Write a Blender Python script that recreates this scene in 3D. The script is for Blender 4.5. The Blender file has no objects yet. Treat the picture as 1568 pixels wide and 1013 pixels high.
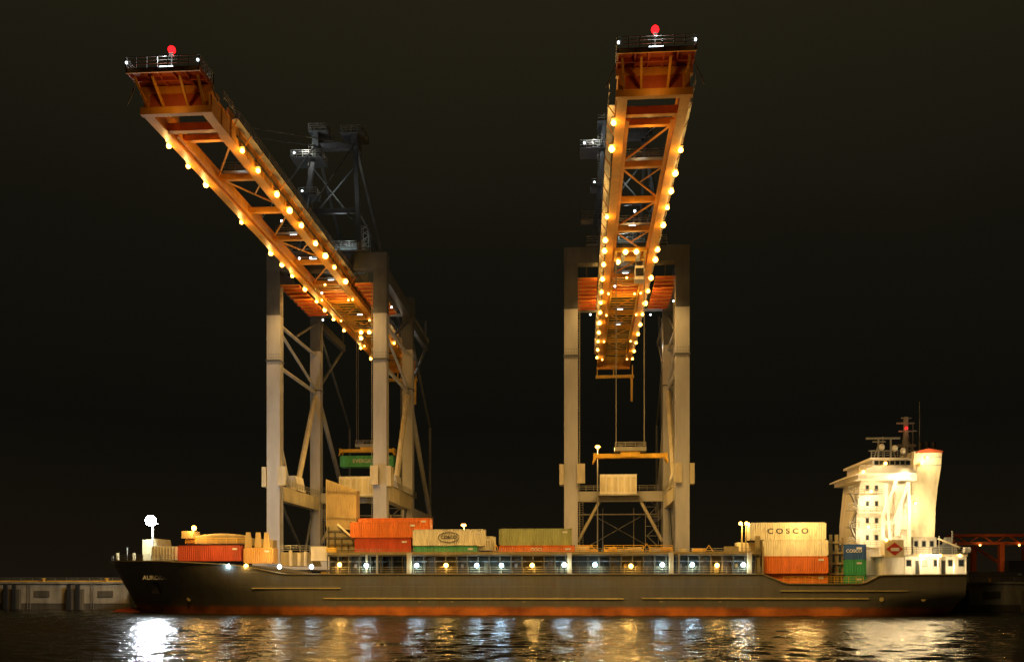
import bpy, math, random
import numpy as np
from mathutils import Vector, Matrix
random.seed(7)
F=1450.0; A=math.atan(106/1450.0); HY=888.0; H=5.56
def wx(px,Y):
    return Y*math.tan(math.atan((px-784)/F)-A)
def dep(X,Y): return -X*math.sin(A)+Y*math.cos(A)
def P(px,py,Y):
    X=wx(px,Y); return X, H+(HY-py)*dep(X,Y)/F
sc=bpy.context.scene
# ---------------------------------------------------------------- materials
MATS={}
def paint(name,col,rough=0.5,metal=0.0,grime=0.35,scale=0.6,rust=0.0,bump=0.02):
    if name in MATS: return MATS[name]
    m=bpy.data.materials.new(name); m.use_nodes=True; nt=m.node_tree; N=nt.nodes; L=nt.links
    b=N['Principled BSDF']; b.inputs['Roughness'].default_value=rough; b.inputs['Metallic'].default_value=metal
    tc=N.new('ShaderNodeTexCoord'); mp=N.new('ShaderNodeMapping'); mp.inputs['Scale'].default_value=(1,1,0.25)
    n=N.new('ShaderNodeTexNoise'); n.inputs['Scale'].default_value=scale; n.inputs['Detail'].default_value=8; n.inputs['Roughness'].default_value=.65
    L.new(tc.outputs['Object'],mp.inputs[0]); L.new(mp.outputs[0],n.inputs['Vector'])
    r=N.new('ShaderNodeMapRange'); r.inputs[1].default_value=.35; r.inputs[2].default_value=.7; r.inputs[3].default_value=1-grime; r.inputs[4].default_value=1.08
    L.new(n.outputs[0],r.inputs[0])
    mx=N.new('ShaderNodeMix'); mx.data_type='RGBA'; mx.blend_type='MULTIPLY'; mx.inputs[0].default_value=1
    mx.inputs[6].default_value=(*col,1); L.new(r.outputs[0],mx.inputs[7])
    out=mx.outputs[2]
    if rust>0:
        n2=N.new('ShaderNodeTexNoise'); n2.inputs['Scale'].default_value=scale*3; n2.inputs['Detail'].default_value=10
        L.new(mp.outputs[0],n2.inputs['Vector'])
        r2=N.new('ShaderNodeMapRange'); r2.inputs[1].default_value=.58; r2.inputs[2].default_value=.74; r2.inputs[4].default_value=rust
        L.new(n2.outputs[0],r2.inputs[0])
        m2=N.new('ShaderNodeMix'); m2.data_type='RGBA'; L.new(r2.outputs[0],m2.inputs[0]); L.new(out,m2.inputs[6]); m2.inputs[7].default_value=(.16,.06,.02,1)
        out=m2.outputs[2]
    L.new(out,b.inputs['Base Color'])
    bp=N.new('ShaderNodeBump'); bp.inputs['Strength'].default_value=.3; bp.inputs['Distance'].default_value=bump
    L.new(n.outputs[0],bp.inputs['Height']); L.new(bp.outputs[0],b.inputs['Normal'])
    MATS[name]=m; return m
def emit(name,col,s):
    if name in MATS: return MATS[name]
    m=bpy.data.materials.new(name); m.use_nodes=True; nt=m.node_tree
    nt.nodes.remove(nt.nodes['Principled BSDF'])
    e=nt.nodes.new('ShaderNodeEmission'); e.inputs[0].default_value=(*col,1); e.inputs[1].default_value=s
    nt.links.new(e.outputs[0],nt.nodes['Material Output'].inputs[0]); MATS[name]=m; return m
SODP=(1,.57,.15); SODW=(1,.57,.16)
orange=paint('crane_orange',(.90,.38,.04),.45,rust=.10,grime=.2)
redor=paint('crane_red_orange',(.60,.12,.03),.5,rust=.2)
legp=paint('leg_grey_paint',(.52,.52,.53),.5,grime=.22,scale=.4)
legd=paint('slate_paint_leg_shade',(.10,.11,.13),.5)
slate=paint('steel_slate',(.12,.135,.15),.5)
teal=paint('machinery_teal',(.40,.52,.47),.5)
white=paint('white_paint',(.80,.76,.68),.5,rust=.25,grime=.2)
cream=paint('cream_paint',(.74,.66,.46),.5,rust=.25)
tan=paint('tan_hatch_paint',(.50,.38,.18),.6,rust=.4)
galv=paint('galvanised_steel',(.40,.39,.35),.4,.4)
yellow=paint('yellow_paint',(.85,.50,.05),.45,rust=.3)
dark=paint('dark_steel',(.03,.03,.028),.6)
glass=paint('window_glass',(.02,.025,.03),.1,grime=.1)
deckm=paint('deck_olive',(.08,.07,.04),.6,rust=.4)
deckl=paint('deck_khaki',(.30,.25,.13),.6,rust=.4)
redm=paint('antifouling_red',(.40,.07,.02),.6,rust=.4)
rope=paint('wire_rope',(.30,.27,.2),.5)
e_sod=emit('lamp_sodium',(1,.44,.055),20)
e_sods=emit('lamp_sodium_small',(1,.50,.09),14)
e_wh=emit('lamp_white',(.80,.95,1.0),6)
e_blue=emit('lamp_cool',(.55,.82,1.0),14)
e_flood=emit('lamp_flood',(.85,.95,1.0),140)
e_red=emit('lamp_red',(1,.006,.008),6)
e_win=emit('window_lit',(1,.80,.4),1.2)
# ---------------------------------------------------------------- builder
class B:
    def __init__(s): s.v=[];s.f=[];s.mi=[];s.mats=[]
    def mat(s,m):
        if m not in s.mats: s.mats.append(m)
        return s.mats.index(m)
    def add(s,vs,fs,m):
        o=len(s.v); s.v+= [tuple(v) for v in vs]; i=s.mat(m)
        for f in fs: s.f.append([o+k for k in f]); s.mi.append(i)
    def box(s,x0,x1,y0,y1,z0,z1,m):
        s.add([(x0,y0,z0),(x1,y0,z0),(x1,y1,z0),(x0,y1,z0),(x0,y0,z1),(x1,y0,z1),(x1,y1,z1),(x0,y1,z1)],
              [(0,3,2,1),(4,5,6,7),(0,1,5,4),(1,2,6,5),(2,3,7,6),(3,0,4,7)],m)
    def beam(s,p,q,w,h,m):
        p=Vector(p);q=Vector(q);d=(q-p)
        if d.length<1e-4: return
        d.normalize(); up=Vector((0,0,1)) if abs(d.z)<.95 else Vector((0,1,0))
        a=d.cross(up).normalized(); b=a.cross(d).normalized()
        a=a*w/2;b=b*h/2
        s.add([p-a-b,p+a-b,p+a+b,p-a+b,q-a-b,q+a-b,q+a+b,q-a+b],[(0,1,2,3),(7,6,5,4),(0,4,5,1),(1,5,6,2),(2,6,7,3),(3,7,4,0)],m)
    def tube(s,p,q,r,m,n=8,r2=None):
        p=Vector(p);q=Vector(q);d=(q-p).normalized(); r2=r if r2 is None else r2
        up=Vector((0,0,1)) if abs(d.z)<.95 else Vector((0,1,0))
        a=d.cross(up).normalized(); b=a.cross(d).normalized()
        vs=[];
        for c,rr in ((p,r),(q,r2)):
            for k in range(n):
                t=2*math.pi*k/n; vs.append(c+a*rr*math.cos(t)+b*rr*math.sin(t))
        fs=[(k,(k+1)%n,n+(k+1)%n,n+k) for k in range(n)]+[tuple(range(n))[::-1],tuple(range(n,2*n))]
        s.add(vs,fs,m)
    def prism(s,prof,y0,y1,m):
        n=len(prof)
        vs=[(x,y0,z) for x,z in prof]+[(x,y1,z) for x,z in prof]
        fs=[tuple(range(n)),tuple(range(n,2*n))[::-1]]+[(k,n+k,n+(k+1)%n,(k+1)%n) for k in range(n)]
        s.add(vs,fs,m)
    def ball(s,c,r,m,sx=1,sy=1,sz=1,n=10,k=6):
        vs=[(c[0],c[1],c[2]+r*sz)]
        for i in range(1,k):
            ph=math.pi*i/k
            for j in range(n):
                t=2*math.pi*j/n
                vs.append((c[0]+r*sx*math.sin(ph)*math.cos(t),c[1]+r*sy*math.sin(ph)*math.sin(t),c[2]+r*sz*math.cos(ph)))
        vs.append((c[0],c[1],c[2]-r*sz)); fs=[]
        for j in range(n): fs.append((0,1+j,1+(j+1)%n))
        for i in range(k-2):
            for j in range(n):
                a=1+i*n+j;b=1+i*n+(j+1)%n; fs.append((a,a+n,b+n,b))
        l=len(vs)-1;o=1+(k-2)*n
        for j in range(n): fs.append((o+j,l,o+(j+1)%n))
        s.add(vs,fs,m)
    def rail(s,p,q,m,h=1.1,step=1.6,t=.07):
        p=Vector(p);q=Vector(q);L=(q-p).length; n=max(1,int(L/step)); z=Vector((0,0,1))
        for i in range(n+1):
            c=p.lerp(q,i/n); s.beam(c,c+z*h,t,t,m)
        for k in (.35,.68,1): s.beam(p+z*h*k,q+z*h*k,t,t,m)
    def ladder(s,p,q,m,w=.5,t=.07):
        p=Vector(p);q=Vector(q);n=int((q-p).length/.5)
        s.beam(p+Vector((-w/2,0,0)),q+Vector((-w/2,0,0)),t,t,m); s.beam(p+Vector((w/2,0,0)),q+Vector((w/2,0,0)),t,t,m)
        for i in range(n):
            c=p.lerp(q,(i+.5)/n); s.beam(c-Vector((w/2,0,0)),c+Vector((w/2,0,0)),t*.7,t*.7,m)
    def done(s,name,parent=None,smooth=False):
        me=bpy.data.meshes.new(name); me.from_pydata(s.v,[],s.f)
        for m in s.mats: me.materials.append(m)
        me.polygons.foreach_set('material_index',s.mi)
        if smooth: me.polygons.foreach_set('use_smooth',[True]*len(s.f))
        me.update(); o=bpy.data.objects.new(name,me); sc.collection.objects.link(o)
        if parent: o.parent=parent
        return o
def empty(name):
    e=bpy.data.objects.new(name,None); sc.collection.objects.link(e); return e
def light(kind,loc,power,col,parent,size=.3,rot=None,angle=150,blend=.6,name='lamp_light'):
    l=bpy.data.lights.new(name,kind); l.energy=power; l.color=col; l.shadow_soft_size=size
    if kind=='SPOT': l.spot_size=math.radians(angle); l.spot_blend=blend
    o=bpy.data.objects.new(name,l); o.location=loc; sc.collection.objects.link(o); o.parent=parent
    if rot: o.rotation_euler=rot
    return o
def text(body,loc,size,m,parent,name='lettering',sx=1):
    c=bpy.data.curves.new(name,'FONT'); c.body=body; c.size=size; c.extrude=.01; c.align_x='CENTER'; c.align_y='CENTER'; c.offset=.015
    o=bpy.data.objects.new(name,c); o.location=loc; o.rotation_euler=(math.pi/2,0,0); o.scale=(sx,1,1)
    c.materials.append(m); sc.collection.objects.link(o); o.parent=parent
# ---------------------------------------------------------------- cranes
WS,LS=178.0,206.5
QZ=4.95
def crane(cx,trolleyY,spreadZ,load,lampsL,lampsR):
    E=empty('gantry_crane')
    b=B()
    for sx in (-1,1):
        for Y in (WS,LS):
            x=cx+sx*10.3
            w=1.27 if Y==WS else 1.12
            b.box(x-w,x+w,Y-1.1,Y+1.1,8.6,47.3,legp)
            b.box(x-w-.15,x+w+.15,Y-1.25,Y+1.25,47.3,47.6,slate)
            b.box(x-w,x+w,Y-1.1,Y+1.1,47.6,56.0,legp)
            b.box(x-w,x+w,Y-1.1,Y+1.1,56.1,64.0 if Y==LS else 67.4,legd)  # darkness of the unlit upper legs put into their colour
            for k in range(5):
                for zz in (46.8,48.0,48.6):
                    b.box(x-w+.3+k*.5,x-w+.42+k*.5,Y-1.16,Y-1.1,zz,zz+.14,slate)
            for zz in (16,28,38,56):
                b.box(x-w-.03,x+w+.03,Y-1.13,Y+1.13,zz,zz+.1,legp)
            b.ladder((x+sx*-(w+.15),Y-.6,9),(x+sx*-(w+.15),Y-.6,62),galv,w=.45)
            for k in (-1,1):
                b.prism([(x+k*2.6-2.2,6.2),(x+k*2.6+2.2,6.2),(x+k*2.6+1.2,7.6),(x+k*2.6-1.2,7.6)],Y-.6,Y+.6,yellow)
                for j in (-1.5,-.5,.5,1.5):
                    b.tube((x+k*2.6+j,Y-.3,QZ+.55),(x+k*2.6+j,Y+.3,QZ+.55),.5,dark,12)
        x=cx+sx*10.3
        b.box(x-.8,x+.8,WS+1.1,LS-1.15,63.2,65.8,legd)
        b.box(x-.9,x+.9,WS+1.1,LS-1.1,21.0,23.8,cream)
        b.box(x-.8,x+.8,LS+1.1,LS+31,19.5,21.6,legp)
        b.tube((x,LS+.5,47),(x,LS+30,21.5),.55,legp)
        b.tube((x,LS+1,62),(x,LS+30,44),.3,slate); b.tube((x,LS+30,44),(x,LS+30,21.5),.35,slate)
        b.box(x-.5,x+.5,LS+1.1,LS+24,62.0,63.6,slate); b.tube((x,LS+23,62),(x,LS+1,48),.35,slate)
        b.beam((x,LS+23.5,62),(x,LS+23.5,69),.4,.4,slate); b.rail((x+sx*.6,LS+1,63.6),(x+sx*.6,LS+24,63.6),galv,t=.09)
        b.tube((x,WS+1,55.2),(x,LS-1,55.2),.35,legp)
        b.tube((x,WS+1,47.0),(x,LS-1,47.0),.38,legp)
        b.tube((x,WS+1,54.4),(x,LS-1,47.9),.3,legp)
        b.tube((x,LS-1.2,46),(x,WS+14,24.6),.6,cream)
        b.tube((x,WS+1.2,35),(x,WS+9,24.2),.32,legp)
        b.tube((x,LS-1.2,62),(x,WS+14,56),.25,slate)
        b.tube((x,WS+3,21),(x,LS-8,9.5),.3,slate); b.tube((x,LS-3,21),(x,LS-10,9.5),.3,slate)
        b.prism([(x-1.3,23.8),(x+1.3,23.8),(x+.7,26.8),(x-.7,26.8)],WS+10.5,WS+16,white)
        b.rail((x+sx*1.3,WS-1,24),(x+sx*1.3,LS+3,24),galv)
        b.rail((x-sx*1.3,WS+2,24),(x-sx*1.3,LS-2,24),galv)
        b.box(min(x+sx*.95,x+sx*1.5),max(x+sx*.95,x+sx*1.5),WS-1,LS+3,23.85,23.97,galv)
        b.box(x-sx*1.4-.3,x-sx*1.4+.3+.9,WS-1.9,WS-1.2,23.6,27.2,cream)
        b.box(x+sx*1.75-.4,x+sx*1.75+.4,WS-1.4,WS+1.4,23.4,27.2,cream)
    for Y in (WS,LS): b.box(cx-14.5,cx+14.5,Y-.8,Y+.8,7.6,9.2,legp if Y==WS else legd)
    for Y in (WS,LS):
        b.box(cx-11.62,cx+11.62,Y-1.15,Y+1.15,64.0 if Y==LS else 64.6,67.6,slate)
    b.box(cx-9.1,cx+9.1,LS-.8,LS+.8,22.6,24.8,legp)
    b.rail((cx-9,LS-1.2,24.9),(cx+9,LS-1.2,24.9),galv)
    b.box(cx-4.4,cx+3.4,LS-3.2,LS-1.4,24.0,28.2,white)
    for k in range(6): b.box(cx-4.2+k*1.3,cx-3.3+k*1.3,LS-3.24,LS-3.2,24.5,27.6,cream)
    b.box(cx-5,cx+4,LS-3.4,LS-.9,23.7,23.95,galv)
    for sx in (-1,1):
        b.tube((cx+sx*9.1,LS,14),(cx+sx*4.5,LS,22.6),.35,cream)
        b.tube((cx+sx*9.1,LS+10,12),(cx-sx*5,LS+10,20),.10,galv)
        b.tube((cx+sx*3.5,LS+10,6),(cx+sx*3.5,LS+10,22),.12,galv)
    b.tube((cx-9,LS+10,20.5),(cx+9,LS+10,20.5),.2,galv)
    b.ladder((cx-8.4,LS-1.6,9),(cx-8.4,LS-1.6,23),galv,w=.8)
    for k in range(7):
        z=9+k*2.1; s=1 if k%2 else -1
        b.beam((cx+7.0-s*1.1,LS+2,z),(cx+7.0+s*1.1,LS+2,z+2.1),.8,.12,galv)
        b.box(cx+5.6,cx+8.4,LS+1.6,LS+2.6,z-.05,z+.05,galv)
    for dx in (5.6,8.4): b.beam((cx+dx,LS+2.1,6),(cx+dx,LS+2.1,25),.12,.12,galv)
    b.done('portal_frame',E)
    # ---- boom
    b=B(); y0,y1=110.7,249.0; zb,zt=61.4,63.8; g=3.65
    for sx in (-1,1):
        x=cx+sx*g
        b.box(x-.48,x+.48,y0,y1,zb,zt,orange)
        b.box(x-.60,x+.60,y0,y1,zb-.07,zb,orange); b.box(x-.60,x+.60,y0,y1,zt,zt+.07,orange)
        k=y0+3
        while k<y1:
            b.box(min(x+sx*.48,x+sx*.58),max(x+sx*.48,x+sx*.58),k,k+.12,zb,zt,orange); k+=3.1
        xo=x+sx*1.45
        b.box(min(x+sx*.62,xo),max(x+sx*.62,xo),y0+6,y1-4,zt-.05,zt+.05,galv)
        b.rail((xo,y0+6,zt),(xo,y1-4,zt),galv,step=2.4,t=.08)
        k=y0+6
        while k<y1-4:
            b.beam((x+sx*.5,k,zb+.9),(xo,k,zt-.05),.1,.1,orange); k+=4.8
        b.box(x-sx*.9-.22,x-sx*.9+.22,y0+6,y1,zb+.35,zb+.6,orange)
        b.box(x+sx*.62-.08,x+sx*.62+.08,y0+8,y1-6,zb+1.0,zb+1.2,dark)
        b.tube((x,118,zt),(cx+sx*3.9,183,91),.10,slate); b.tube((x,150,zt),(cx+sx*3.9,183,91),.14,slate)
        for yy in (118,150): b.prism([(x-.2,zt),(x+.2,zt),(x+.15,zt+1.6),(x-.15,zt+1.6)],yy-1,yy+1,orange)
    bays=[y0+9+ i*12.0 for i in range(12)]
    for i,yy in enumerate(bays):
        b.box(cx-g+.5,cx+g-.5,yy-.35,yy+.35,zt-1.3,zt-.5,orange)
        if i<11:
            s=1 if i%2 else -1
            b.tube((cx-s*(g-.5),yy+.4,zt-.9),(cx+s*(g-.5),yy+11.6,zt-.9),.14,orange)
            if i%2: b.tube((cx+s*(g-.5),yy+.4,zt-.9),(cx,yy+5.8,zt-.9),.10,orange)
        if i in (1,3,4,5,6,7,8):
            b.box(cx-g+.6,cx+g-.6,yy+.5,yy+1.5,zt+.3,zt+.4,galv)
            b.rail((cx-g+.6,yy+.5,zt+.4),(cx+g-.6,yy+.5,zt+.4),galv); b.rail((cx-g+.6,yy+1.7,zt+.4),(cx+g-.6,yy+1.7,zt+.4),galv)
            b.tube((cx-.6,yy+.8,zt-.1),(cx+.5,yy+.8,zt-.1),.09,e_wh,6)
    for k in range(38):
        yy=178+k*1.8; b.box(cx-2.6,cx+2.6,yy,yy+.14,zb+.2,zb+.34,yellow)
    for sx in (-1,1): b.box(cx+sx*2.6-.12,cx+sx*2.6+.12,178,248,zb+.05,zb+.2,yellow)
    b.box(cx-g-.6,cx+g+.6,y1,y1+.8,zb-.6,zt,orange)
    b.box(cx-g-1,cx+g+1.6,y1-2,y1-1.4,zb-3.4,zb-2.6,yellow)
    for dx in (-g-.6,0,g+1.2): b.beam((cx+dx,y1-1.7,zb-2.6),(cx+dx,y1-1.7,zb),.3,.3,yellow)
    b.beam((cx+g+1.0,y1-1.7,zb-9.5),(cx+g+1.0,y1-1.7,zb-3),.55,.55,yellow)
    # ---- boom tip
    pz=64.9; ya,yb_=106.3,110.5
    b.box(cx-g-.75,cx+g+.75,109.9,110.6,63.75,64.6,orange)
    b.box(cx-g-.75,cx+g+.75,109.9,110.65,zb-.1,zb+.75,orange)
    b.box(cx-g+.5,cx+g-.5,114.6,115.4,zb+.1,zb+1.1,orange)
    for sx in (-1,1):
        b.box(cx+sx*g-.35,cx+sx*g+.35,110.0,110.6,zb+.7,63.8,orange)
        b.box(cx+sx*g-.5,cx+sx*g+.5,110.7,113,zt+.07,pz-.3,orange)
    b.box(cx-g-.75,cx+g+.75,ya,yb_,pz-.10,pz,redor)
    for yy in (ya,ya+1.9,ya+3.9): b.box(cx-g-.75,cx+g+.75,yy,yy+.22,pz-.55,pz-.11,orange if yy==ya else redor)
    for dx in (-g-.75,-2.4,-.9,.8,2.3,g+.53): b.box(cx+dx,cx+dx+.18,ya,yb_,pz-.45,pz-.12,redor)
    for dx in (-g+.2,-1.5,1.5,g-.2):
        b.beam((cx+dx,110.0,zb+.8),(cx+dx*1.1,107.2,pz-.5),.26,.26,orange)
    b.box(cx-g+.4,cx+g-.4,110.15,110.3,zb+.8,63.74,redor)
    r=[(cx-g-.75,ya,pz),(cx+g+.75,ya,pz),(cx+g+.75,yb_,pz),(cx-g-.75,yb_,pz)]
    for i in range(4): b.rail(r[i],r[(i+1)%4],galv,h=1.25,t=.08,step=1.1)
    for sx in (-1,1):
        b.tube((cx+sx*(g+.8),109,pz-.3),(cx+sx*(g+1.9),109,zb+.6),.08,galv)
        b.tube((cx+sx*2.0-.2,109,pz+.55),(cx+sx*2.0+.2,109,pz+.55),.55,slate,14)
        b.rail((cx+sx*(g+1.4),112,zt),(cx+sx*(g+1.4),121,zt),galv)
    b.box(cx-.9,cx+.9,108.2,109.4,pz,pz+.7,galv)
    b.box(cx-.8,cx+.8,107.2,107.4,pz+.15,pz+.6,e_wh)
    b.beam((cx,108.8,pz+.7),(cx,108.8,pz+3.0),.1,.1,galv)
    b.box(cx-.25,cx+.25,108.6,109,pz+2.7,pz+2.95,galv)
    b.ball((cx,108.8,pz+3.35),.45,e_red)
    for dx in (-g-.6,g+.6): b.ball((cx+dx,ya-.1,pz+.6),.14,e_wh)
    b.done('boom',E)
    light('POINT',(cx,109.3,pz+2.3),60,(1,.03,.02),E,.05,name='beacon_light')
    light('POINT',(cx,106.9,pz+1.2),260,(.85,.95,1),E,.2,name='tip_light')
    light('POINT',(cx,107.5,zb+.4),90,SODP,E,.25,name='tip_lamp_light')
    # ---- pylon
    b=B(); az=91.5
    for sx in (-1,1):
        top=(cx+sx*3.9,184,az)
        b.beam((cx+sx*6.2,WS,67.6),top,.8,.8,slate)
        b.beam(top,(cx+sx*4.6,228,66),.5,.6,slate)
        b.beam((cx+sx*5.4,180.3,77),(cx+sx*4.2,203,77.5),.35,.35,slate)
        b.tube((cx+sx*6.0,WS,69),(cx+sx*4.2,203,77.5),.2,slate)
        b.tube((cx+sx*4.3,182.5,86.5),(cx-sx*5.2,180,74),.16,slate)
        b.beam((cx+sx*g,205,64.3),(cx+sx*g,248,64.5),.5,.8,orange)
        b.prism([(cx+sx*3.9-.7,az-1),(cx+sx*3.9+.7,az-1),(cx+sx*3.9+.5,az+2.4),(cx+sx*3.9-.5,az+2.4)],183,187,slate)
        b.tube((cx+sx*3.9-.3,185,az+1.6),(cx+sx*3.9+.3,185,az+1.6),1.2,slate,14)
    b.box(cx-4.4,cx+4.4,183.4,184.8,az-1,az+.2,slate); b.box(cx-5.2,cx+5.2,180,180.8,76.5,77.4,slate)
    def plat(x0,x1,ya,yb,z):
        b.box(x0,x1,ya,yb,z-.12,z,slate)
        c=[(x0,ya,z),(x1,ya,z),(x1,yb,z),(x0,yb,z)]
        for i in range(4): b.rail(c[i],c[(i+1)%4],galv,t=.1,h=1.3,step=1.1)
    plat(cx-8.6,cx-2.4,182,187,az-3); plat(cx-5.2,cx-1.6,182.6,188,az+2.4); plat(cx+1.2,cx+5.6,182.6,188,az+1.8); plat(cx-6.6,cx-3,180.5,184,az-11); plat(cx-7.5,cx+7.5,WS-2,WS+2,67.9)
    plat(cx-8.5,cx-4.5,181,184,az-17)
    b.ladder((cx-4.8,182,68),(cx-4.8,183,az),galv,w=.8,t=.1)
    for p in ((cx-7.8,182,az-2.2),(cx-5.9,181,az-10.2)): b.ball(p,.2,e_wh)
    b.box(cx-4.0,cx+4.2,191,204,68.2,73.6,teal)
    for k in range(8): b.box(cx-3.8+k,cx-3.2+k,190.95,191,68.9,72.9,legd)
    b.box(cx-4.2,cx+4.4,190.8,204.2,73.6,73.85,teal)
    b.rail((cx-4,191,73.9),(cx+4.2,191,73.9),galv); b.rail((cx-4,204,73.9),(cx+4.2,204,73.9),galv)
    for sx in (-.9,.9):
        b.beam((cx+3+sx,196,73.9),(cx+3+sx*.7,196,80),.12,.12,galv); b.beam((cx+3+sx,197.6,73.9),(cx+3+sx*.7,197.6,80),.12,.12,galv)
    for k in range(5):
        z=74.2+k*1.2; b.beam((cx+2.1,196,z),(cx+3.9,196,z+1.2),.09,.09,galv); b.beam((cx+3.9,196,z),(cx+2.1,196,z+1.2),.09,.09,galv)
    for sx in (-1,1):
        xa,xb=(cx-9.4,cx-5.4) if sx<0 else (cx+5.4,cx+9.4)
        b.box(xa,xb,WS-.5,198,61.9,62.05,orange)
        for k in range(9): b.box(xa,xb,WS-.4+k*2.4,WS-.2+k*2.4,61.5,61.88,redor)
        b.rail((xa if sx<0 else xb,WS-.5,62.1),(xa if sx<0 else xb,198,62.1),galv)
        for k in range(3): b.beam(((xa+xb)/2,WS+2+k*7,62),((xa+xb)/2,WS+2+k*7,65),.25,.25,slate)
    b.box(cx-3.0,cx+3.0,182,190,62.6,62.8,orange)
    for k in range(4): b.box(cx-3.0,cx+3.0,182.4+k*2.2,182.6+k*2.2,62.2,62.55,redor)
    b.done('pylon_and_machinery',E)
    # ---- trolley, ropes, spreader
    b=B(); ty=trolleyY
    b.box(cx-2.7,cx+2.7,ty-2.6,ty-2.2,zb-.1,zb+.5,yellow); b.box(cx-2.7,cx+2.7,ty+2.2,ty+2.6,zb-.1,zb+.5,yellow)
    for dx in (-2.7,2.3): b.box(cx+dx,cx+dx+.4,ty-2.2,ty+2.2,zb-.1,zb+.5,yellow)
    for dx in (-1.6,1.0): b.box(cx+dx,cx+dx+.7,ty-2.2,ty+2.2,zb-.35,zb-.12,galv)
    b.box(cx+1.0,cx+2.7,ty+3,ty+5.4,zb-3.2,zb-.8,white); b.box(cx+1.1,cx+2.6,ty+2.95,ty+3,zb-2.6,zb-1.2,glass)
    for dx in (1.2,2.5): b.beam((cx+dx,ty+4,zb-.8),(cx+dx,ty+4,zb+.3),.15,.15,galv)
    for p in ((cx-.9,ty-2.7,zb-.3),(cx+.9,ty-2.7,zb-.3),(cx-2.0,ty+2,zb-.4)): b.ball(p,.42,e_sods)
    sz=spreadZ
    for dx in (-2.4,2.4):
        for dy in (-.8,.8): b.tube((cx+dx,ty+dy,sz+1.6),(cx+dx,ty+dy,zb),.045,rope,5)
    b.box(cx-2.7,cx+2.7,ty-1.0,ty+1.0,sz+1.1,sz+1.8,galv); b.rail((cx-2.6,ty-1,sz+1.8),(cx+2.6,ty-1,sz+1.8),galv,h=.8)
    for dx in (-1.7,1.7): b.tube((cx+dx,ty-.9,sz+1.9),(cx+dx,ty+.9,sz+1.9),.45,slate,12)
    b.box(cx-6.0,cx+6.0,ty-.55,ty-.2,sz,sz+.7,yellow); b.box(cx-6.0,cx+6.0,ty+.2,ty+.55,sz,sz+.7,yellow)
    b.box(cx-1.6,cx+1.6,ty-.8,ty+.8,sz+.1,sz+1.1,yellow)
    for sx in (-1,1):
        xx=cx+sx*6.05; b.box(xx-.25,xx+.25,ty-1.22,ty+1.22,sz-.15,sz+.75,yellow)
        for dy in (-1.15,1.15): b.prism([(xx-.2,sz-.15),(xx+.2,sz-.15),(xx+.35*sx+.1,sz-.9),(xx+.35*sx-.1,sz-.9)],ty+dy-.1,ty+dy+.1,yellow)
    b.done('trolley_and_spreader',E)
    # ---- lamps
    b=B()
    for sx,lst in ((-1,lampsL),(1,lampsR)):
        for i,yy in enumerate(lst):
            x=cx+sx*(g+.8); rr=.38 if yy<150 else (.42 if yy<215 else .34)
            b.box(x-.3,x+.3,yy-.3,yy+.3,zb+.28,zb+.45,galv); b.beam((x,yy,zb+.4),(x-sx*.4,yy,zb+.8),.1,.1,galv)
            b.ball((x,yy,zb-.14),rr*random.uniform(.75,1.15),e_sod)
            if i%2==0 or yy<150: light('POINT',(x+sx*.35,yy,zb-.8),300,SODP,E,.1,name='girder_lamp_light')
        for yy,pw in ((113,38000),(122,32000),(134,20000),(149,14000),(172,7500)):
            light('SPOT',(cx+sx*(g+.9),yy,zb-.75),pw,SODW,E,.3,(0,0,0),138,.8,'boom_floodlight')
    for dx,yy,z,mm in ((-9.9,WS-.2,60.9,e_wh),(9.9,190,61,e_wh),(-6.5,198,60.9,e_wh),(6,199,60.9,e_wh),(0,150,zt-.2,e_wh),(-1,163,zb+.6,e_wh),(1,163,zb+.6,e_wh),(0,176,zb,e_sods),(-2,181,zb,e_wh),(2,186,zb,e_sods)):
        b.ball((cx+dx,yy,z),.2,mm)
    for yy in (185,200,222,240):
        for sx in (-1,1): b.ball((cx+sx*3.1,yy,zb-.2),.2,e_sods)
    b.done('lamp_fixtures',E)
    light('POINT',(cx,120,60.6),200,SODP,E,.1,name='walkway_light')
    light('POINT',(cx,142,60.6),200,SODP,E,.1,name='walkway_light')
    light('POINT',(cx,164,59.6),300,SODP,E,.1,name='walkway_light')
    light('POINT',(cx,186,59.4),1000,SODP,E,.2,name='platform_light')
    light('POINT',(cx+8,LS+8,58),450,(.9,.88,.85),E,.1,name='rear_light')
    light('POINT',(cx,188,75.5),450,(.85,.95,.95),E,.1,name='house_light')
    light('POINT',(cx-6,180,az-1.0),400,(.95,.95,.88),E,.1,name='pylon_light')
    light('POINT',(cx+1,179,82),300,(.95,.92,.85),E,.1,name='pylon_light')
    light('POINT',(cx,WS+14,28),2400,SODP,E,.2,name='portal_light')
    return E
cxL=wx(502,WS); cxR=wx(959,WS)
gl=[118,124,130,144,158,164,170,178,186,192,199,208,224,235]; gr=[120,126,134,140,146,154,160,166,174,205,220,232]
crane(cxL,212,34.6,True,gl,gr)
gl2=[116,123,146,156,161,168,176,184,191,198,206,214,222,230,238]; gr2=[124,131,137,143,150,161,166,176,184,192,200,208,216,224,232,240]
crane(cxR,164,26.6,False,gl2,gr2)
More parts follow.
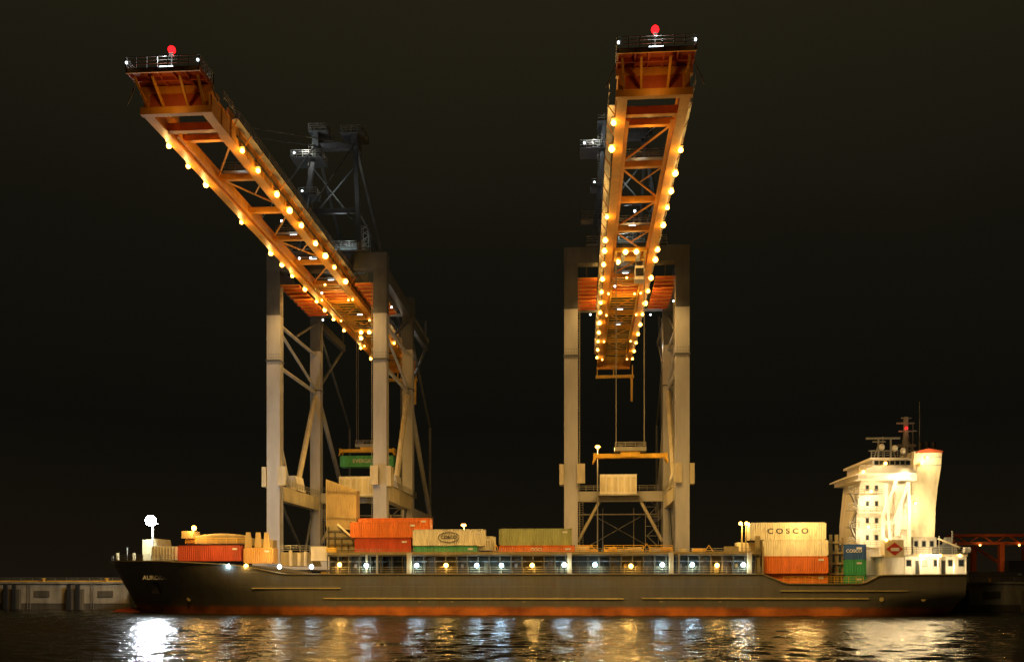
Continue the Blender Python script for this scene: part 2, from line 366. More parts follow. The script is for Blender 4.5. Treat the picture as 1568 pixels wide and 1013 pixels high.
# ---------------------------------------------------------------- containers
def container(x0,z0,y0,L,Hh,col,txt=None,tcol=None,tsize=1.2,W=2.44,tsx=1):
    key='container_paint_%02d%02d%02d'%tuple(int(c*99) for c in col)
    m=paint(key,col,.5,rust=.35,grime=.3,scale=.9)
    E=empty('shipping_container'); b=B(); x1=x0+L;y1=y0+W;z1=z0+Hh;c=.16
    for xx in (x0,x1-c):
        for yy in (y0,y1-c): b.box(xx,xx+c,yy,yy+c,z0,z1,m)
    for yy in (y0+.01,y1-.11):
        b.box(x0+c,x1-c,yy,yy+.1,z0+.02,z0+.18,m); b.box(x0+c,x1-c,yy,yy+.1,z1-.13,z1-.01,m)
    for xx in (x0+.01,x1-.11):
        b.box(xx,xx+.1,y0+c,y1-c,z0+.02,z0+.18,m); b.box(xx,xx+.1,y0+c,y1-c,z1-.13,z1-.01,m)
    b.box(x0+.05,x1-.05,y0+.06,y1-.06,z1-.09,z1-.05,m); b.box(x0+.05,x1-.05,y0+.06,y1-.06,z0+.1,z0+.14,m)
    for yy,s in ((y0+.015,1),(y1-.015,-1)):
        pts=[]; n=int((L-2*c)/.36); st=(L-2*c)/n
        for i in range(n):
            xx=x0+c+i*st
            pts+=[(xx,yy+s*.07),(xx+st*.2,yy),(xx+st*.5,yy),(xx+st*.7,yy+s*.07)]
        pts.append((x1-c,yy+s*.07))
        vs=[(p[0],p[1],z0+.18) for p in pts]+[(p[0],p[1],z1-.13) for p in pts]; k=len(pts)
        b.add(vs,[(i,i+1,k+i+1,k+i) for i in range(k-1)],m)
    for xx in (x0+.06,x1-.06):
        b.box(xx-.02,xx+.02,y0+c,y1-c,z0+.18,z1-.13,m)
    for dy in (.5,.95,1.5,1.95):
        b.beam((x0-.02,y0+dy,z0+.1),(x0-.02,y0+dy,z1-.1),.05,.05,galv)
    for xx in (x0-.01,x1-.19):
        for zz in (z0-.01,z1-.13): b.box(xx,xx+.2,y0-.012,y0+.1,zz,zz+.14,dark)
    b.box(x1-1.5,x1-.7,y0-.004,y0+.004,z1-.75,z1-.45,wht)
    b.done('body',E)
    if txt: text(txt,((x0+x1)/2,y0-.015,(z0+z1)/2),tsize,tcol,E,sx=tsx)
    return E
blk=paint('lettering_dark',(.03,.04,.06)); wht=paint('lettering_white',(.8,.8,.78))
CO=(.74,.20,.04);CR=(.52,.08,.03);CW=(.82,.78,.62);CG=(.05,.36,.15);CGB=(.38,.42,.20);CB=(.04,.13,.40)
def cpx(px,pyb,Y,L,Hh,col,**k):
    x,z=P(px,pyb,Y); return container(x,z,Y,L,Hh,col,**k)
# ---------------------------------------------------------------- ship
S=empty('container_ship')
YC,HB=161.0,11.0; YN=150.0
zt_tab=[(170,857),(240,858),(340,863),(378,868),(425,878),(1166,878),(1200,893),(1322,893),(1347,880),(1480,879)]
ZT=[P(a,c,YN) for a,c in zt_tab]
def interp(T,x):
    if x<=T[0][0]: return T[0][1]
    for (a,b_),(c,d) in zip(T,T[1:]):
        if x<=c: return b_+(d-b_)*(x-a)/(c-a)
    return T[-1][1]
XS=[(-3,wx(214,YC)),(0,wx(213,YC)),(3.0,wx(200,YC)),(6,wx(184,YC)),(9,wx(170,YC))]
XE=[(-3,wx(1450,YN)),(0,wx(1464,YN)),(3.4,wx(1479,YN)),(9,wx(1481,YN))]
def hb(x,z):
    s=max(0,x-interp(XS,z)); Lb=20+ (9-z)*2.2
    f=math.sin(min(1,s/Lb)*math.pi/2)**.75
    e=interp(XE,z)-x; t=max(0,min(1,(3.2-z)/4.0))
    f*=1-t*.45*max(0,1-e/16)**1.5
    return HB*f
hullm=bpy.data.materials.new('hull_paint'); hullm.use_nodes=True
nt=hullm.node_tree;N=nt.nodes;L=nt.links;pb=N['Principled BSDF'];pb.inputs['Roughness'].default_value=.5
tc=N.new('ShaderNodeTexCoord'); mp=N.new('ShaderNodeMapping'); mp.inputs['Scale'].default_value=(1,1,.12); L.new(tc.outputs['Object'],mp.inputs[0])
n1=N.new('ShaderNodeTexNoise'); n1.inputs['Scale'].default_value=.9;n1.inputs['Detail'].default_value=10;n1.inputs['Roughness'].default_value=.7; L.new(mp.outputs[0],n1.inputs[0])
n2=N.new('ShaderNodeTexNoise'); n2.inputs['Scale'].default_value=.22;n2.inputs['Detail'].default_value=6; L.new(tc.outputs['Object'],n2.inputs[0])
cr=N.new('ShaderNodeValToRGB'); cr.color_ramp.elements[0].position=.3;cr.color_ramp.elements[0].color=(.095,.095,.085,1);cr.color_ramp.elements[1].position=.75;cr.color_ramp.elements[1].color=(.155,.15,.125,1)
L.new(n1.outputs[0],cr.inputs[0])
sx_=N.new('ShaderNodeSeparateXYZ'); L.new(tc.outputs['Object'],sx_.inputs[0])
ad=N.new('ShaderNodeMath');ad.operation='MULTIPLY_ADD';ad.inputs[1].default_value=1.0;L.new(n1.outputs[0],ad.inputs[0]);L.new(sx_.outputs[2],ad.inputs[2])
rr=N.new('ShaderNodeMapRange');rr.inputs[1].default_value=1.5;rr.inputs[2].default_value=2.1;rr.inputs[3].default_value=1;rr.inputs[4].default_value=0;L.new(ad.outputs[0],rr.inputs[0])
cr2=N.new('ShaderNodeValToRGB');cr2.color_ramp.elements[0].position=.35;cr2.color_ramp.elements[0].color=(.22,.06,.02,1);cr2.color_ramp.elements[1].position=.62;cr2.color_ramp.elements[1].color=(.64,.20,.04,1);L.new(n2.outputs[0],cr2.inputs[0])
mm=N.new('ShaderNodeMix');mm.data_type='RGBA';L.new(rr.outputs[0],mm.inputs[0]);L.new(cr.outputs[0],mm.inputs[6]);L.new(cr2.outputs[0],mm.inputs[7])
n3=N.new('ShaderNodeTexNoise');n3.inputs['Scale'].default_value=2.2;n3.inputs['Detail'].default_value=8;L.new(mp.outputs[0],n3.inputs[0])
r3=N.new('ShaderNodeMapRange');r3.inputs[1].default_value=.60;r3.inputs[2].default_value=.75;r3.inputs[4].default_value=.6;L.new(n3.outputs[0],r3.inputs[0])
m3=N.new('ShaderNodeMix');m3.data_type='RGBA';L.new(r3.outputs[0],m3.inputs[0]);L.new(mm.outputs[2],m3.inputs[6]);m3.inputs[7].default_value=(.14,.06,.02,1)
L.new(m3.outputs[2],pb.inputs['Base Color'])
cb=N.new('ShaderNodeCombineXYZ');L.new(sx_.outputs[0],cb.inputs[0]);L.new(sx_.outputs[2],cb.inputs[1])
br=N.new('ShaderNodeTexBrick');br.inputs['Scale'].default_value=.12;br.inputs['Mortar Size'].default_value=.006;br.inputs['Brick Width'].default_value=.9;br.inputs['Row Height'].default_value=.28;L.new(cb.outputs[0],br.inputs[0])
bu=N.new('ShaderNodeBump');bu.inputs['Strength'].default_value=.5;bu.inputs['Distance'].default_value=.03;bu.invert=True;L.new(br.outputs['Fac'],bu.inputs['Height'])
bu2=N.new('ShaderNodeBump');bu2.inputs['Strength'].default_value=.35;bu2.inputs['Distance'].default_value=.12;L.new(n2.outputs[0],bu2.inputs['Height']);L.new(bu.outputs[0],bu2.inputs['Normal']);L.new(bu2.outputs[0],pb.inputs['Normal'])
b=B(); NS=150; lev=[-2,-.6,0,.6,1.3,2.2,3.2,4.2]
rows=[]
for i in range(NS+1):
    u=i/NS
    xt0=XS[-1][1]+(XE[-1][1]-XS[-1][1])*u; zt=interp(ZT,xt0)
    zs=lev+[4.2+(zt-4.2)*.5,zt]; r=[]
    for z in zs:
        x=interp(XS,z)+(interp(XE,z)-interp(XS,z))*u
        r.append((x,hb(x,z),z))
    rows.append(r)
nl=len(rows[0])
for s in (-1,1):
    vs=[(x,YC+s*h,z) for r in rows for x,h,z in r]; fs=[]
    for i in range(NS):
        for j in range(nl-1):
            a=i*nl+j; q=(a,a+nl,a+nl+1,a+1); fs.append(q if s<0 else q[::-1])
    b.add(vs,fs,hullm)
for i in range(NS):
    (xa,ha,za),(xb,hb_,zb_)=rows[i][-1],rows[i+1][-1]
    b.add([(xa,YC-ha,za-.02),(xb,YC-hb_,zb_-.02),(xb,YC+hb_,zb_-.02),(xa,YC+ha,za-.02)],[(0,1,2,3)],deckm)
r=rows[-1]; b.add([(x,YC-h,z) for x,h,z in r]+[(x,YC+h,z) for x,h,z in r],[(j,nl+j,nl+j+1,j+1) for j in range(nl-1)],hullm)
b.ball((wx(205,YC),YC,-.5),2.6,redm,1.7,.7,.5,16,8)
o=b.done('hull',S,True)
b=B()
def strake(pa,pb_,py,t=.14,m=deckl):
    xa,za=P(pa,py,YN-.05); xb,_=P(pb_,py,YN-.05); n=24
    for i in range(n):
        x0=xa+(xb-xa)*i/n; x1=xa+(xb-xa)*(i+1)/n
        b.beam((x0,YC-hb(x0,za)-.06,za),(x1,YC-hb(x1,za)-.06,za),.12,t,m)
strakem=paint('strake_paint',(.60,.50,.22),.5)
strake(495,955,915.5,.18,strakem);strake(983,1330,915.5,.18,strakem);strake(385,521,900,.14,strakem);strake(1195,1390,904,.14,strakem)
for k in range(NS):
    (xa,ha,za),(xb,hb_,zb_)=rows[k][-1],rows[k+1][-1]
    b.beam((xa,YC-ha,za),(xb,YC-hb_,zb_),.22,.16,deckl)
text('AURORA',(wx(240,154),YC-hb(wx(240,154),6.5)-.45,P(240,884,154)[1]),1.0,wht,S,'ship_name')
for px in (640,690,800,1010,1100):
    x,z=P(px,921,YN-.02); b.box(x,x+.5,YN-.03,YN+.1,z,z+.08,strakem)
for px in (275,1350,1415):
    x,z=P(px,917,YN); b.tube((x,YC-hb(x,z)-.05,z),(x,YC-hb(x,z)+.2,z),.35,strakem,12)
for px in (232,):
    x=wx(px,153); z=5.0; b.tube((x,YC-hb(x,z)-.3,z),(x,YC-hb(x,z)+.3,z),.5,dark,12); b.prism([(x-.7,z-1.6),(x+.7,z-1.6),(x+.25,z-.2),(x-.25,z-.2)],YC-hb(x,z)-.35,YC-hb(x,z)+.2,dark)
b.done('hull_fittings',S)
# ---- coaming passage
b=B()
xa=wx(500,YN);xb=wx(1166,YN); zd=P(784,878,YN)[1]; zc=P(784,848,YN)[1]
b.box(xa,xb,152.6,169.5,zd-.3,zc-.02,deckm)
b.box(xa,xb,150.4,153,zc-.25,zc,deckm)
b.box(xa,xb,151.4,169,zc,zc+.45,deckl)
k=xa
i=0
while k<xb:
    b.beam((k,150.55,zd),(k,150.55,zc-.25),.14,.14,deckm)
    b.prism([(k-.04,zd),(k+.04,zd),(k+.04,zc-.25),(k-.04,zc-.25)],151.9,152.58,deckm)
    if i%7==0: b.box(k+.8,k+1.4,152.4,152.58,zd+.2,zd+2.1,deckl)
    if i%5==2: b.box(k+.5,k+.9,152.3,152.58,zd+1.0,zd+1.6,random.choice([redm,yellow,galv]))
    k+=1.75;i+=1
b.rail((xa,150.3,zd),(xb,150.3,zd),deckl,h=1.1,step=1.75,t=.06)
b.rail((xa,150.6,zc),(xb,150.6,zc),deckl,h=.9,step=1.75,t=.05)
b.beam((xa,151.2,zd+2.0),(xb,151.2,zd+2.0),.12,.12,galv)
for px in (626,872,1028,1148): 
    x=wx(px,YN); b.box(x-.35,x+.35,150.05,150.5,zd-.1,zc+.25,tan)
for px in (561,577,1040): 
    x=wx(px,YN); b.box(x-.15,x+.15,150.1,150.5,zd-.1,zc,deckl)
for px in (508,584,760,892,905,938,955,972,990,1005,1020,1046,1070,1085,1120):
    x=wx(px,153); z=zc+.45; w=random.uniform(.4,1.1); h=random.uniform(.4,1.0)
    if random.random()<.55: b.box(x-w,x+w,152.5,154,z,z+h,random.choice([yellow,cream,deckl]))
    else:
        b.beam((x-w,152.6,z),(x,152.6,z+h+.4),.1,.1,yellow); b.beam((x+w,152.6,z),(x,152.6,z+h+.4),.1,.1,yellow); b.beam((x-w,152.6,z+.2),(x+w,152.6,z+.2),.1,.1,yellow)
for pa,pb_ in ((884,915),(925,985),(995,1030)):
    b.rail((wx(pa,152),152,zc+.45),(wx(pb_,152),152,zc+.45),yellow,h=1.0,step=1.4,t=.09)
    b.box(wx(pa,154),wx(pb_,154),154,156,zc+.45,zc+.9,yellow)
for j,(px,py) in enumerate([(350,866),(377,866),(428,867),(477,867),(520,864),(561,865),(638,865),(683,865),(730,865),(768,865),(815,865),(864,864),(911,864),(966,866),(1014,864),(1060,864),(1098,865),(1138,864)]):
    x,z=P(px,py,150.3); mm_=e_blue if j%3!=1 else e_sods
    b.ball((x,150.25,z),.36,mm_); b.beam((x,150.25,z),(x,150.7,z+.5),.08,.08,galv)
    light('POINT',(x,149.75,z-.1),420 if px>500 else 180,(.55,.82,1) if j%3!=1 else SODP,S,.2,name='deck_lamp')
b.done('hatch_coaming',S)
# ---- folded hatch covers
b=B(); Y=158
def pr(pts,y0,y1,m):
    b.prism([P(a,c,(y0)) for a,c in pts],y0,y1,m)
pr([(499,805),(499,733),(546,750),(546,812)],156,158.2,tan)
for k in range(14):
    a=500+k*3.4; x,z0=P(a,806,155.8); z1=P(a,736+k*1.2,155.8)[1]; b.box(x,x+.10,155.85,156,z0,z1,tan)
for yy in (745,785): 
    x0,z=P(499,yy+6,155.7); x1=P(546,yy+12,155.7)[0]; b.beam((x0,155.8,z),(x1,155.8,z-.3),.12,.12,deckl)
pr([(500,848),(500,803),(516,803),(562,846),(562,848)],153.4,154.4,deckl)
for k in range(4):
    x0,z0=P(502+k*10,848,153.2); z1=P(502,806+k*9,153.2)[1]; b.box(x0,x0+.18,153.1,153.38,z0,z1,deckm)
for yy in (812,822,832,842):
    x0,z=P(500,yy,153.1); x1=P(516+(yy-803)*1.0,yy,153.1)[0]; b.beam((x0,153.2,z),(x1,153.2,z),.1,.14,deckm)
b.beam((*[P(517,802,153)[0]],153,P(517,802,153)[1]),(P(566,846,153)[0],153,P(566,846,153)[1]),.3,.25,cream)
pr([(430,866),(430,845),(474,845),(480,866)],155,160,deckl)
for px,h in ((445,842),(458,846),(468,844)):
    x,z=P(px,866,155); b.tube((x,155,z),(x,155,P(px,h,155)[1]),.3,cream)
pr([(476,858),(476,836),(500,836),(505,858)],153,156,cream)
b.rail((P(430,845,154.8)[0],154.8,P(430,845,155)[1]),(P(474,845,154.8)[0],154.8,P(474,845,155)[1]),galv)
b.done('folded_hatch_cover',S)
# ---- forecastle
b=B()
for pts,y0,y1,m in (([(218,858),(218,826),(238,824),(244,858)],158,164,deckl),
        ([(232,857),(232,836),(270,836),(270,857)],154.5,157,cream),
        ([(380,834),(380,823),(418,826),(418,838)],153.6,155.6,deckl),
        ([(284,832),(284,822),(300,819),(372,819),(380,824),(380,832)],154,157,deckl)):
    pr(pts,y0,y1,m)
for k in range(8): 
    x,z=P(234+k*4.6,856,154.4); b.box(x,x+.14,154.38,154.5,z,z+2.1,deckl)
for px in (384,399,412):
    x,z=P(px,838,154.5); b.prism([(x-.6,z),(x+.6,z),(x+.35,z+2.5),(x-.35,z+2.5)],153.2,153.5,tan)
pts=[]
for i in range(9):
    x,z=P(302+i*9.0,822-3.0*math.sin(i/8*math.pi),153.6); pts.append((x,154.4,z))
for p,q in zip(pts,pts[1:]): b.tube(p,q,.36,tan,10)
x,z=P(290,822,154); b.box(x-1,x+1,153.2,156,z-.2,z+1.0,tan); b.tube((x+.7,154,z),(x+.7,154,P(297,810,154)[1]),.09,galv); b.ball((P(297,808,154)[0],154,P(297,808,154)[1]),.42,e_sod)
b.rail((P(284,833,153.4)[0],153.4,P(284,832,154)[1]),(P(378,833,153.4)[0],153.4,P(378,832,154)[1]),yellow,h=.9)
for k in range(0,16,2):
    (xA,hA,zA),(xB,hB,zB)=rows[k][-1],rows[k+2][-1]
    b.rail((xA,YC-hA+.2,zA),(xB,YC-hB+.2,zB),galv,h=1.0)
x,z=P(234,797,157); zb0=P(234,838,157)[1]
b.beam((x,157,zb0),(x,157,z+.2),.25,.25,galv); b.beam((x-.9,157,z-.5),(x+.9,157,z-.5),.12,.12,galv)
b.ball((x,156.2,z),.95,e_flood,1,.5,.95,14,8)
for dx in (-3.2,-6,3):
    xx,zz=P(234+dx*9,857,158); b.tube((xx,158,zz),(xx,158,zz+random.uniform(.8,1.4)),.3,deckl,10)
xx,zz=P(195,857,160); b.tube((xx,160,zz),(xx,160,zz+2.2),.08,galv)
b.done('forecastle_gear',S)
cpx(373,862,152.4,5.0,2.6,(.70,.40,.12))
light('POINT',(x,155.3,z+.2),15000,(.86,.95,1),S,.6,name='bow_floodlight')
light('POINT',(P(297,806,153)[0],152.6,P(297,806,153)[1]),1100,SODP,S,.3,name='forecastle_lamp')
light('POINT',(P(420,820,152)[0],150,P(420,828,152)[1]),700,SODP,S,.1,name='forecastle_lamp')
light('POINT',(P(330,820,152)[0],149,P(330,820,152)[1]),600,SODP,S,.1,name='forecastle_lamp')
light('POINT',(P(520,790,152)[0],149.5,P(520,780,152)[1]),900,SODP,S,.1,name='hatch_lamp')
# ---- superstructure
b=B()
def win(pa,pb_,ya,yb_,Y,m=glass,fr=.12):
    x0,z0=P(pa,yb_,Y); x1,z1=P(pb_,ya,Y)
    b.box(x0-fr,x1+fr,Y-.05,Y,z0-fr,z1+fr,galv); b.box(x0,x1,Y-.08,Y-.05,z0,z1,m)
pr([(1311,880),(1311,800),(1317,742),(1319,734),(1398,734),(1398,880)],157,167,white)
for yy in (758,784,810,836):
    x0,z=P(1309,yy,156.6); x1=P(1400,yy,156.6)[0]; b.box(x0+.4,x1,156.2,157,z-.12,z,white)
    b.rail((x0+.5,156.3,z),(x0+4.2,156.3,z),galv,h=.95,step=.9,t=.06)
for yy in (746,770,796,822):
    for px in (1326,1340):
        win(px,px+4,yy-3,yy+4,157)
for k in range(4):
    ya,yb_=858-k*26,832-k*26; s=k%2
    xa_,za_=P(1302+s*12,ya,157.5); xb_,zb_=P(1314-s*12,yb_,157.5)
    b.beam((xa_,157.5,za_),(xb_,157.5,zb_),.8,.14,galv)
    b.beam((xa_,157.0,za_+1),(xb_,157.0,zb_+1),.06,.06,galv)
    x0,z0=P(1300,yb_,157); x1=P(1316,yb_,157)[0]; b.box(x0,x1,157,159,z0-.08,z0,galv); b.rail((x0,157,z0),(x1,157,z0),galv,step=.8)
for (a,c,e,f) in ((1356,740,1366,880),(1391,738,1368,800),(1368,800,1352,800),(1372,735,1352,790),(1391,738,1393,880),(1352,790,1352,880)):
    xa_,za_=P(a,c,155.0); xb_,zb_=P(e,f,155.0); b.beam((xa_,155.0,za_),(xb_,155.0,zb_),.45,.5,white)
pr([(1370,742),(1394,742),(1394,770),(1386,770),(1378,820),(1370,820)],155.4,156.1,white)
pr([(1314,733),(1316,722),(1336,714),(1336,703),(1392,703),(1392,716),(1404,722),(1404,735)],154.5,169,white)
pr([(1316,722),(1336,713.5),(1392,716),(1404,722),(1404,724),(1316,724)],152.0,170,white)
b.rail((P(1316,722,152)[0],152.1,P(1316,722,152)[1]),(P(1404,722,152)[0],152.1,P(1404,722,152)[1]),white,h=1.0,step=1)
for px in range(1339,1390,8): win(px,px+6,705,711,154.5)
pr([(1333,703.2),(1333,700),(1396,700),(1396,703.2)],153.8,169.5,white)
fun=[(1400,690),(1425,687),(1443,690),(1441,715),(1436,745),(1433,775),(1431,822),(1394,822),(1394,770),(1397,735)]
pr(fun,156.5,163,cream)
pr([(1404,690),(1422,686),(1444,689.5),(1444,692),(1404,693)],156.2,163.3,redm)
for yy in (700,712): 
    x0,z0=P(1402,yy,156.4); x1=P(1441,yy,156.4)[0]; b.box(x0,x1,156.42,156.5,z0-.05,z0+.05,galv)
for px in (1410,1420,1430):
    x0,z0=P(px,688,160); b.tube((x0,160,z0),(x0,160,z0+1.2),.35,dark,10)
pr([(1394,880),(1394,822),(1434,822),(1434,880)],157,168,white)
for yy in (832,):
    for px in (1400,1412,1424): win(px,px+5,yy-4,yy+4,157)
pr([(1352,880),(1352,851),(1480,851),(1480,880)],153,169,white)
pr([(1350,851),(1350,848),(1482,848),(1482,851)],151.2,169.5,white)
b.rail((P(1384,848,151.3)[0],151.3,P(1384,848,151.3)[1]),(P(1481,848,151.3)[0],151.3,P(1481,848,151.3)[1]),galv,t=.06)
for px in (1388,1412,1430,1452,1468): win(px,px+7,857,866,153,glass if px!=1412 else e_win)
for px in (1402,1442): win(px,px+5,858,878,153,dark)
for px in (1356,1386,1410,1436,1460,1479):
    x0,z0=P(px,880,151.4); b.beam((x0,151.4,z0),(x0,151.4,P(px,851,151.4)[1]),.16,.16,white)
pr([(1355,853),(1355,826),(1384,826),(1384,853)],150.9,153.3,cream)
CRm=paint('logo_red',(.5,.04,.02))
b.prism([P(a,c,150.88) for a,c in ((1357,840),(1370,830),(1383,840),(1370,850))],150.85,150.9,CRm)
b.prism([P(a,c,150.82) for a,c in ((1364,843),(1364,838),(1377,838),(1377,843))],150.8,150.84,wht)
pr([(1434,850),(1434,838),(1450,832),(1466,838),(1470,850)],155,159,slate)
pr([(1445,838),(1449,822),(1456,822),(1459,838)],156,157,galv)
for px,h in ((1438,820),(1458,812),(1464,830),(1474,842)):
    x0,z0=P(px,850,155); b.beam((x0,155,z0),(x0,155,P(px,h,155)[1]),.15,.15,galv)
b.beam((P(1436,824,155)[0],155,P(1436,824,155)[1]),(P(1470,838,155)[0],155,P(1470,838,155)[1]),.25,.25,cream)
b.tube((P(1472,842,155)[0],154,P(1472,842,155)[1]),(P(1481,842,155)[0],154,P(1481,842,155)[1]),.5,wht,10)
def mast(px,yb_,yt,Y,w):
    xa_,za_=P(px,yb_,Y); xb_,zb_=P(px,yt,Y); b.beam((xa_,Y,za_),(xa_,Y,zb_),w,w,galv); return xa_
mast(1345,702,672,158,.22); mast(1364,702,672,158,.22); mast(1387,702,638,160,.6); mast(1408,690,615,159,.07); mast(1352,702,668,161,.1); mast(1398,702,650,161,.12)
for pa,pb_,py,Y,w in ((1326,1378,671,158,.3),(1336,1356,676,158,.15),(1373,1400,648,160,.22),(1376,1404,660,160,.2),(1380,1396,640,160,.16),(1330,1372,690,158,.12),(1374,1402,682,160,.4)):
    xa_,za_=P(pa,py,Y); xb_,_=P(pb_,py,Y); b.beam((xa_,Y,za_),(xb_,Y,za_),w,w,galv if py<695 else white)
for a,c,e,f in ((1378,702,1387,650),(1398,702,1387,650),(1338,702,1345,680),(1372,702,1364,680),(1391,676,1400,690)):
    xa_,za_=P(a,c,160); xb_,zb_=P(e,f,160); b.beam((xa_,160,za_),(xb_,160,zb_),.14,.14,galv)
for px,py in ((1350,684),(1370,686),(1383,690)):
    x1,z1=P(px,py,158); b.ball((x1,158,z1),.5,white,1,1,1.1)
x1,z1=P(1388,655,159.4); b.ball((x1,159.4,z1),.2,e_red)
b.rail((P(1334,700,154)[0],154,P(1334,700,154)[1]),(P(1395,700,154)[0],154,P(1395,700,154)[1]),galv,t=.06)
lamps=[(1322,722,151.8),(1356,709,154.0),(1412,708,155.9),(1420,700,155.9),(1334,752,156),(1386,731,154.2),(1357,826,150.6),(1410,850,150.9),(1440,850,150.9),(1470,850,150.9),(1402,770,155.9),(1330,806,156)]
for px,py,Y in lamps:
    x1,z1=P(px,py,Y); b.ball((x1,Y,z1),.26,e_sods)
b.done('superstructure',S)
for px,py,Y,p in ((1350,700,149.5,500),(1385,728,152,1000),(1425,700,154.5,650),(1412,775,153,1200),(1338,765,154,800),(1375,815,151,900),(1430,856,150.2,750),(1465,868,151,200),(1330,812,154,500),(1440,815,152.5,400),(1400,868,150.6,160)):
    x1,z1=P(px,py,Y); light('POINT',(x1,Y,z1),p,(1,.76,.40),S,.2,name='accommodation_lamp')
light('POINT',(P(1388,655,158)[0],158.8,P(1388,652,158)[1]),15,(1,.03,.02),S,.05,name='mast_red_light')
b=B()
for px,yt,Y,w in ((1136,802,154,.22),(1142,802,154,.16),(1160,820,151,.7),(1168,836,150.8,.25),(1272,818,154,.4),(1281,818,154,.5),(1290,822,154,.3),(1267,832,153,.2)):
    xa_,za_=P(px,884,Y); b.beam((xa_,Y,za_-1),(xa_,Y,P(px,yt,Y)[1]),w,w,deckl)
for py in (830,846,862,878):
    xa_,za_=P(1266,py,153.6); xb_,_=P(1292,py,153.6); b.beam((xa_,153.6,za_),(xb_,153.6,za_),.2,.3,deckl)
for px in (1134,1143):
    x1,z1=P(px,801,153.8); b.ball((x1,153.8,z1),.3,e_sod)
b.rail((P(1200,893,150.3)[0],150.3,P(1200,893,150.3)[1]),(P(1322,893,150.3)[0],150.3,P(1322,893,150.3)[1]),yellow,step=1.1,t=.06)
pr([(1128,846),(1128,830),(1160,830),(1160,846)],154,156,cream)
b.done('lashing_posts',S)
light('POINT',(P(1139,801,153)[0],152.8,P(1139,801,153)[1]),1200,SODP,S,.2,name='mast_lamp')
light('POINT',(P(1240,790,146)[0],147,P(1240,790,146)[1]),2600,SODW,S,.1,name='mast_lamp')
# ---- containers aboard
zc2=848-4.3
cpx(272,858.5,152.6,10.8,2.6,CR)
cpx(543,zc2+2,152.2,9.3,2.35,CR); cpx(536,zc2-21,152.2,11.4,2.55,CO); cpx(548,zc2-27,156,12.2,2.6,CO); cpx(548,zc2-1,156,12.2,2.6,CO)
cpx(633,zc2+3.5,152.0,10.4,1.35,CG); cpx(632,836,152.0,11.7,2.75,CW); cpx(733,842,155.0,2.6,2.3,CW)
cpx(764,zc2+3.5,152.0,12.2,1.35,CO,txt='OOCL',tcol=wht,tsize=.7); cpx(764,834.5,152.0,11.7,2.7,CGB)
cpx(1168,893,152.0,10.1,1.55,CO); cpx(1168,877.5,151.6,10.1,2.75,CO); cpx(1168,851,151.6,10.1,2.6,CW); cpx(1148,826.3,151.6,11.8,2.75,CW,txt='C O S C O',tcol=blk,tsize=1.15,tsx=1.2)
cpx(1292,893,153.5,3.5,1.3,CG); cpx(1292,880,153.5,3.5,2.5,CG); cpx(1292,856,153.5,3.5,2.4,CB); cpx(1262,893,157,5,2.6,(.05,.06,.06)); cpx(1262,866,157,5,2.6,(.04,.05,.06))
text('COSCO',(P(687,822,151.9)[0],151.97,P(687,822,152)[1]),.75,blk,S); text('COSCO',(P(1308,845,153.4)[0],153.46,P(1308,843,153.4)[1]),.7,wht,S)
bb=B(); 
cxr,czr=P(687,822,151.95)
for k in range(24):
    t0=2*math.pi*k/24;t1=2*math.pi*(k+1)/24
    bb.beam((cxr+1.7*math.cos(t0),151.97,czr+.8*math.sin(t0)),(cxr+1.7*math.cos(t1),151.97,czr+.8*math.sin(t1)),.05,.10,blk)
bb.done('container_emblem',S)
container(cxL-6.1,34.6-.9-2.5,212-1.22,12.2,2.5,(.10,.50,.22),txt='EVERGREEN',tcol=wht,tsize=1.2)
# ---------------------------------------------------------------- quay
conc=paint('quay_concrete',(.46,.40,.28),.8,grime=.55,scale=.5,rust=.25,bump=.1)
concd=paint('quay_concrete_wet',(.14,.12,.08),.6,grime=.5,scale=.5)
Q=empty('quay'); b=B()
b.box(-900,900,173.6,174.4,-3,1.2,concd); b.box(-900,900,173.5,174.4,1.2,QZ,conc)
b.box(-900,900,173.2,174.6,QZ,QZ+.35,conc)
k=-160
while k<120:
    b.box(k,k+3.4,172.7,173.4,-1,3.9,concd); b.box(k+.5,k+1.2,172.3,172.7,-1,QZ-.2,dark); b.box(k+2.2,k+2.9,172.3,172.7,-1,QZ-.2,dark)
    b.ladder((k+5,173.3,0),(k+5,173.3,QZ),galv)
    b.box(k+6,k+9,173.35,173.5,2.4,3.6,concd)
    b.tube((k+7.5,174,QZ+.35),(k+7.5,174,QZ+.85),.25,yellow,10); b.tube((k+7.5,174,QZ+.85),(k+7.5,174,QZ+1.05),.4,yellow,10)
    k+=12.5
b.box(-900,-70,174.7,174.9,QZ+.35,QZ+.6,yellow)
b.done('quay_wall',Q)
g=B(); g.add([(-4000,174.4,QZ),(4000,174.4,QZ),(4000,6000,QZ),(-4000,6000,QZ)],[(0,1,2,3)],paint('quay_asphalt',(.05,.048,.042),.85,grime=.4,scale=.2)); g.done('ground')
gr_=B(); yq=175.5
gr_.rail((wx(-20,yq),yq,QZ),(wx(190,yq),yq,QZ),galv,h=1.1,step=2.2,t=.08); gr_.box(wx(50,yq),wx(180,yq),yq+.5,yq+.7,QZ+.1,QZ+.5,yellow)
gr_.rail((wx(1484,yq),yq,QZ),(wx(1600,yq),yq,QZ),galv,h=1.1,step=2.2,t=.08)
gr_.done('guard_rail')
